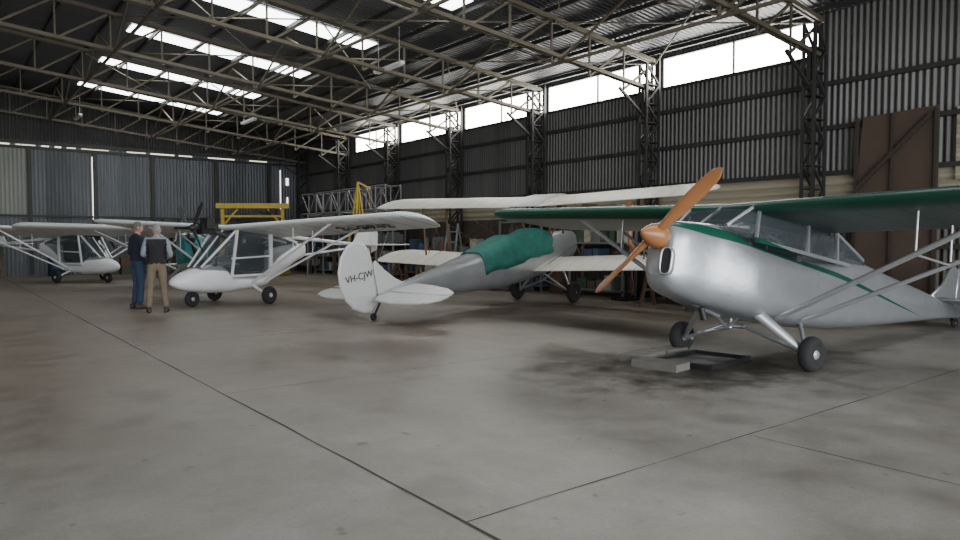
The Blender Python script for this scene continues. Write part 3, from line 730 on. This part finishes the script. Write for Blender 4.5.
mb.bar((-.35, -.35, .06), (.35, -.35, .06), .05); mb.bar((-.35, .35, .06), (.35, .35, .06), .05); mb.bar((0, 0, 3.25), (.35, -.2, 3.05), .05); mb.tube((.32, -.18, 3.05), (.32, -.18, 2.4), .012)
mb.obj('hoist_frame', [yel], R)

wood_b = mat('bench_timber', (.13, .085, .05), .7); boxm = [mat('crate_%s' % n_, c_, .7) for n_, c_ in (('brown', (.13, .08, .05)), ('grey', (.16, .17, .18)), ('blue', (.05, .08, .14)), ('cream', (.42, .40, .32)), ('green', (.05, .09, .06)))]
def workbench(loc, rz=0, ln=2.4):
    R = empty('workbench', loc, (0, 0, rz)); mb = MB(); mb.box((0, 0, .88), (.7, ln, .06)); mb.box((0, 0, .3), (.6, ln - .1, .04))
    for sx in (-.28, .28):
        for sy in (-1, 1): mb.box((sx, sy * (ln / 2 - .08), .43), (.08, .08, .86))
    mb.obj('bench_frame', [wood_b], R)
    bx = MB(); y = -ln / 2 + .2
    while y < ln / 2 - .2:
        w_ = random.uniform(.12, .35); h_ = random.uniform(.15, .65); k = random.random()
        if k < .6: bx.box((random.uniform(-.1, .1), y, .91 + h_ / 2), (random.uniform(.2, .45), w_, h_), random.randrange(5))
        else: bx.lathe((0, y, .91), (0, 0, 1), [(0, w_ * .4), (h_ * .8, w_ * .4), (h_, w_ * .2)], 14, random.randrange(5))
        h2 = random.uniform(.15, .4); bx.box((0, y, .32 + h2 / 2), (.4, w_, h2), random.randrange(5)); y += w_ + random.uniform(.03, .12)
    bx.obj('tool_boxes', boxm, R)
for y in (9.25, 17.4, 20.0, 25.6, 30.2): workbench((13.45, y, 0), 0, 2.3)
for x_ in (-1.8, .9, 10.3): workbench((x_, 32.4, 0), pi / 2)
workbench((13.45, 6.9, 0), 0, 1.6); workbench((13.45, 1.2, 0))
def shelf(loc, rz=0):
    R = empty('storage_shelf', loc, (0, 0, rz)); mb = MB()
    for sx in (-.25, .25):
        for sy in (-.9, .9): mb.box((sx, sy, 1.0), (.05, .05, 2.0))
    for z in (.15, .75, 1.35, 1.95): mb.box((0, 0, z), (.55, 1.85, .04))
    mb.obj('shelf_frame', [galv], R); bx = MB()
    for z in (.17, .77, 1.37, 1.97):
        y = -.75
        while y < .75:
            w_ = random.uniform(.15, .35); h_ = random.uniform(.15, .45); bx.box((0, y, z + h_ / 2), (.4, w_, h_), random.randrange(5)); y += w_ + .08
    bx.obj('stored_boxes', boxm, R)
for y in (12.2, 15.1, 23.0, 27.9): shelf((13.5, y, 0))
shelf((7.9, 32.4, 0), pi / 2)
def crates(loc, seed, rz=0):
    rd = random.Random(seed); R = empty('crate_stack', loc, (0, 0, rz)); mb = MB()
    for i in range(2):
        z = 0
        for j in range(rd.choice((1, 2, 2))):
            w_, d_, h_ = rd.uniform(.4, .55), rd.uniform(.35, .5), rd.uniform(.25, .4); x0_, y0_ = 0, (i - .5) * .62; mi = rd.randrange(5)
            mb.box((x0_, y0_, z + h_ / 2), (w_, d_, h_), mi)
            for zz in (z + .04, z + h_ - .04): mb.box((x0_, y0_, zz), (w_ + .03, d_ + .03, .04), 0)
            z += h_
    mb.obj('crates', boxm, R)
crates((12.7, 7.9, 0), 1); crates((12.75, 14.75, 0), 2, .2); crates((12.2, 17.6, 0), 3); crates((6.0, 32.2, 0), 5, pi / 2); crates((12.7, 15.95, 0), 6)
R = empty('display_propeller', (13.0, 10.85, 0)); mb = MB()
for sg in (1, -1): blade(mb, (0, 0, 1.25), (0, .06 * sg, sg), (1, 0, 0), 1.15, .17)
mb.lathe((-.06, 0, 1.25), (1, 0, 0), [(0, .09), (.12, .09)], 18)
mb.obj('blades', [wood], R); mb = MB(); mb.bar((-.12, 0, .02), (-.12, 0, 1.3), .06); mb.box((-.1, 0, .03), (.6, .5, .06)); mb.tube((-.14, 0, 1.25), (.1, 0, 1.25), .025); mb.obj('stand', [dark], R)
R = empty('step_ladder', (11.9, 16.5, 0), (0, 0, .3)); mb = MB()
for sy in (-.22, .22): mb.bar((-.35, sy, 0), (0, sy * .8, 1.9), .05, .03); mb.bar((.4, sy, 0), (0, sy * .8, 1.9), .04, .03)
for i in range(6): t_ = (i + .7) / 6.5; mb.box((-.35 + .35 * t_, 0, 1.9 * t_), (.09, .42, .03))
mb.obj('ladder_frame', [galv], R)
for lc, rz in (((12.0, 19.1, 0), .2), ((8.3, 30.9, 0), .6), ((12.2, 9.1, 0), .1)):
    R = empty('sawhorse', lc, (0, 0, rz)); mb = MB(); mb.box((0, 0, .8), (.1, 1.3, .1))
    for sy in (-.55, .55):
        for sx in (-.28, .28): mb.bar((sx, sy, 0), (0, sy, .8), .06)
        mb.bar((-.17, sy, .35), (.17, sy, .35), .04)
    mb.obj('trestle', [wood_b], R)
R = empty('air_compressor', (12.1, 6.7, 0), (0, 0, 1.3)); mb = MB()
mb.lathe((-.5, 0, .42), (1, 0, 0), [(0, .05), (.04, .18), (.1, .22), (.9, .22), (.96, .18), (1.0, .05)], 22, 0)
mb.box((.1, 0, .78), (.28, .22, .26), 1); mb.box((-.22, 0, .75), (.22, .18, .2), 1); mb.lathe((.1, .16, .80), (0, 1, 0), [(0, .16), (.05, .16)], 20, 1)
for sy in (-.24, .24): wheel(mb, (-.3, sy, .13), .13, .06, (0, 1, 0), 1, 1)
mb.bar((.38, 0, .25), (.38, 0, 0), .05, None, 1); mb.tube((.45, -.15, .5), (.8, -.15, .75), .014, None, 8, 1); mb.tube((.45, .15, .5), (.8, .15, .75), .014, None, 8, 1); mb.tube((.8, -.15, .75), (.8, .15, .75), .014, None, 8, 1)
mb.obj('compressor_body', [mat('red_oxide_paint', (.13, .03, .02), .5), dark], R)
drm = mat('drum_blue_paint', (.03, .055, .10), .5, .2); drm2 = mat('drum_rust_paint', (.09, .045, .03), .7)
for i, (x_, y_) in enumerate([(12.5, 31.9), (3.8, 32.2), (13.45, 13.65), (-3.6, 32.2)]):
    mb = MB(); mb.lathe((0, 0, 0), (0, 0, 1), [(0, .01), (0, .28), (.02, .29), (.28, .285), (.3, .3), (.32, .285), (.57, .285), (.59, .3), (.61, .285), (.86, .29), (.88, .28), (.87, .26), (.86, .01)], 24)
    mb.obj('oil_drum', [drm if i % 2 else drm2], None, (x_, y_, 0))
mb = MB(); mb.add([(14.3, 6.5, .02), (14.3, 4.9, .02), (14.3, 4.9, 3.85), (14.3, 6.2, 3.8), (14.36, 6.5, .02), (14.36, 4.9, .02), (14.36, 4.9, 3.85), (14.36, 6.2, 3.8)],
                  [(0, 1, 2, 3), (7, 6, 5, 4), (0, 4, 5, 1), (1, 5, 6, 2), (2, 6, 7, 3), (3, 7, 4, 0)])
for yy in (4.92, 5.65, 6.3): mb.bar((14.28, yy, .05), (14.28, yy, 3.8), .05, .07, 1)
mb.bar((14.26, 5.0, 3.7), (14.26, 6.3, 2.4), .05, .07, 1); mb.obj('door_1', [mat('rusty_brown_panel', (.075, .05, .035), .8, 0, .25, 1.5), mat('door_frame_brown', (.04, .03, .022), .8)])
mb = MB(); mb.box((14.44, 3.9, 3.15), (.06, 1.5, 1.3)); mb.obj('trim_cream_panel', [slat])
lampw = mat('batten_white', (.6, .6, .57), .5)
for (x_, y_) in [(9.0, 15.2), (9.0, 25.0), (4.5, 31.0), (3, 8.0)]:
    z_ = roofz(x_) - .95; mb = MB(); mb.box((0, 0, 0), (.12, 1.3, .07)); mb.tube((-.035, -.6, -.055), (-.035, .6, -.055), .014, None, 8, 1); mb.tube((.035, -.6, -.055), (.035, .6, -.055), .014, None, 8, 1)
    for sy in (-.5, .5): mb.tube((0, sy, .03), (0, sy, .88), .006, None, 6, 0)
    mb.obj('fluorescent_batten', [lampw, white], None, (x_, y_, z_))
conc = mat('concrete_block', (.17, .16, .145), .9, 0, .2, 8, .4)
R = empty('drip_tray', (6.75, 4.95, 0), (0, 0, radians(5))); mb = MB()
mb.box((.25, -.2, .008), (.9, .7, .012))
for q in ((.25, -.55, .9, .03), (.25, .15, .9, .03), (-.2, -.2, .03, .7), (.7, -.2, .03, .7)): mb.box((q[0], q[1], .025), (q[2], q[3], .05))
mb.obj('tray', [dark], R)
mb = MB(); mb.box((-.1, .38, .04), (.6, .3, .08), 0, .1); mb.box((.55, .42, .03), (.4, .25, .06), 0, -.12); mb.box((-.48, -.1, .04), (.3, .55, .08), 0, .05); mb.obj('slabs', [conc], R)

# ------------------------------------------------------------------ light
w = bpy.data.worlds.new('overcast_sky'); scene.world = w; w.use_nodes = True
bg = w.node_tree.nodes['Background']; bg.inputs[0].default_value = (.86, .93, 1, 1); bg.inputs[1].default_value = 2.2
la = bpy.data.lights.new('hangar_door_daylight', 'AREA'); la.shape = 'RECTANGLE'; la.size = 24; la.size_y = 5.4; la.energy = 3000; la.color = (.97, .98, 1)
lo = bpy.data.objects.new('hangar_door_daylight', la); COL.objects.link(lo); lo.location = (0, F + .1, 2.8); lo.rotation_euler = (radians(90), 0, 0)
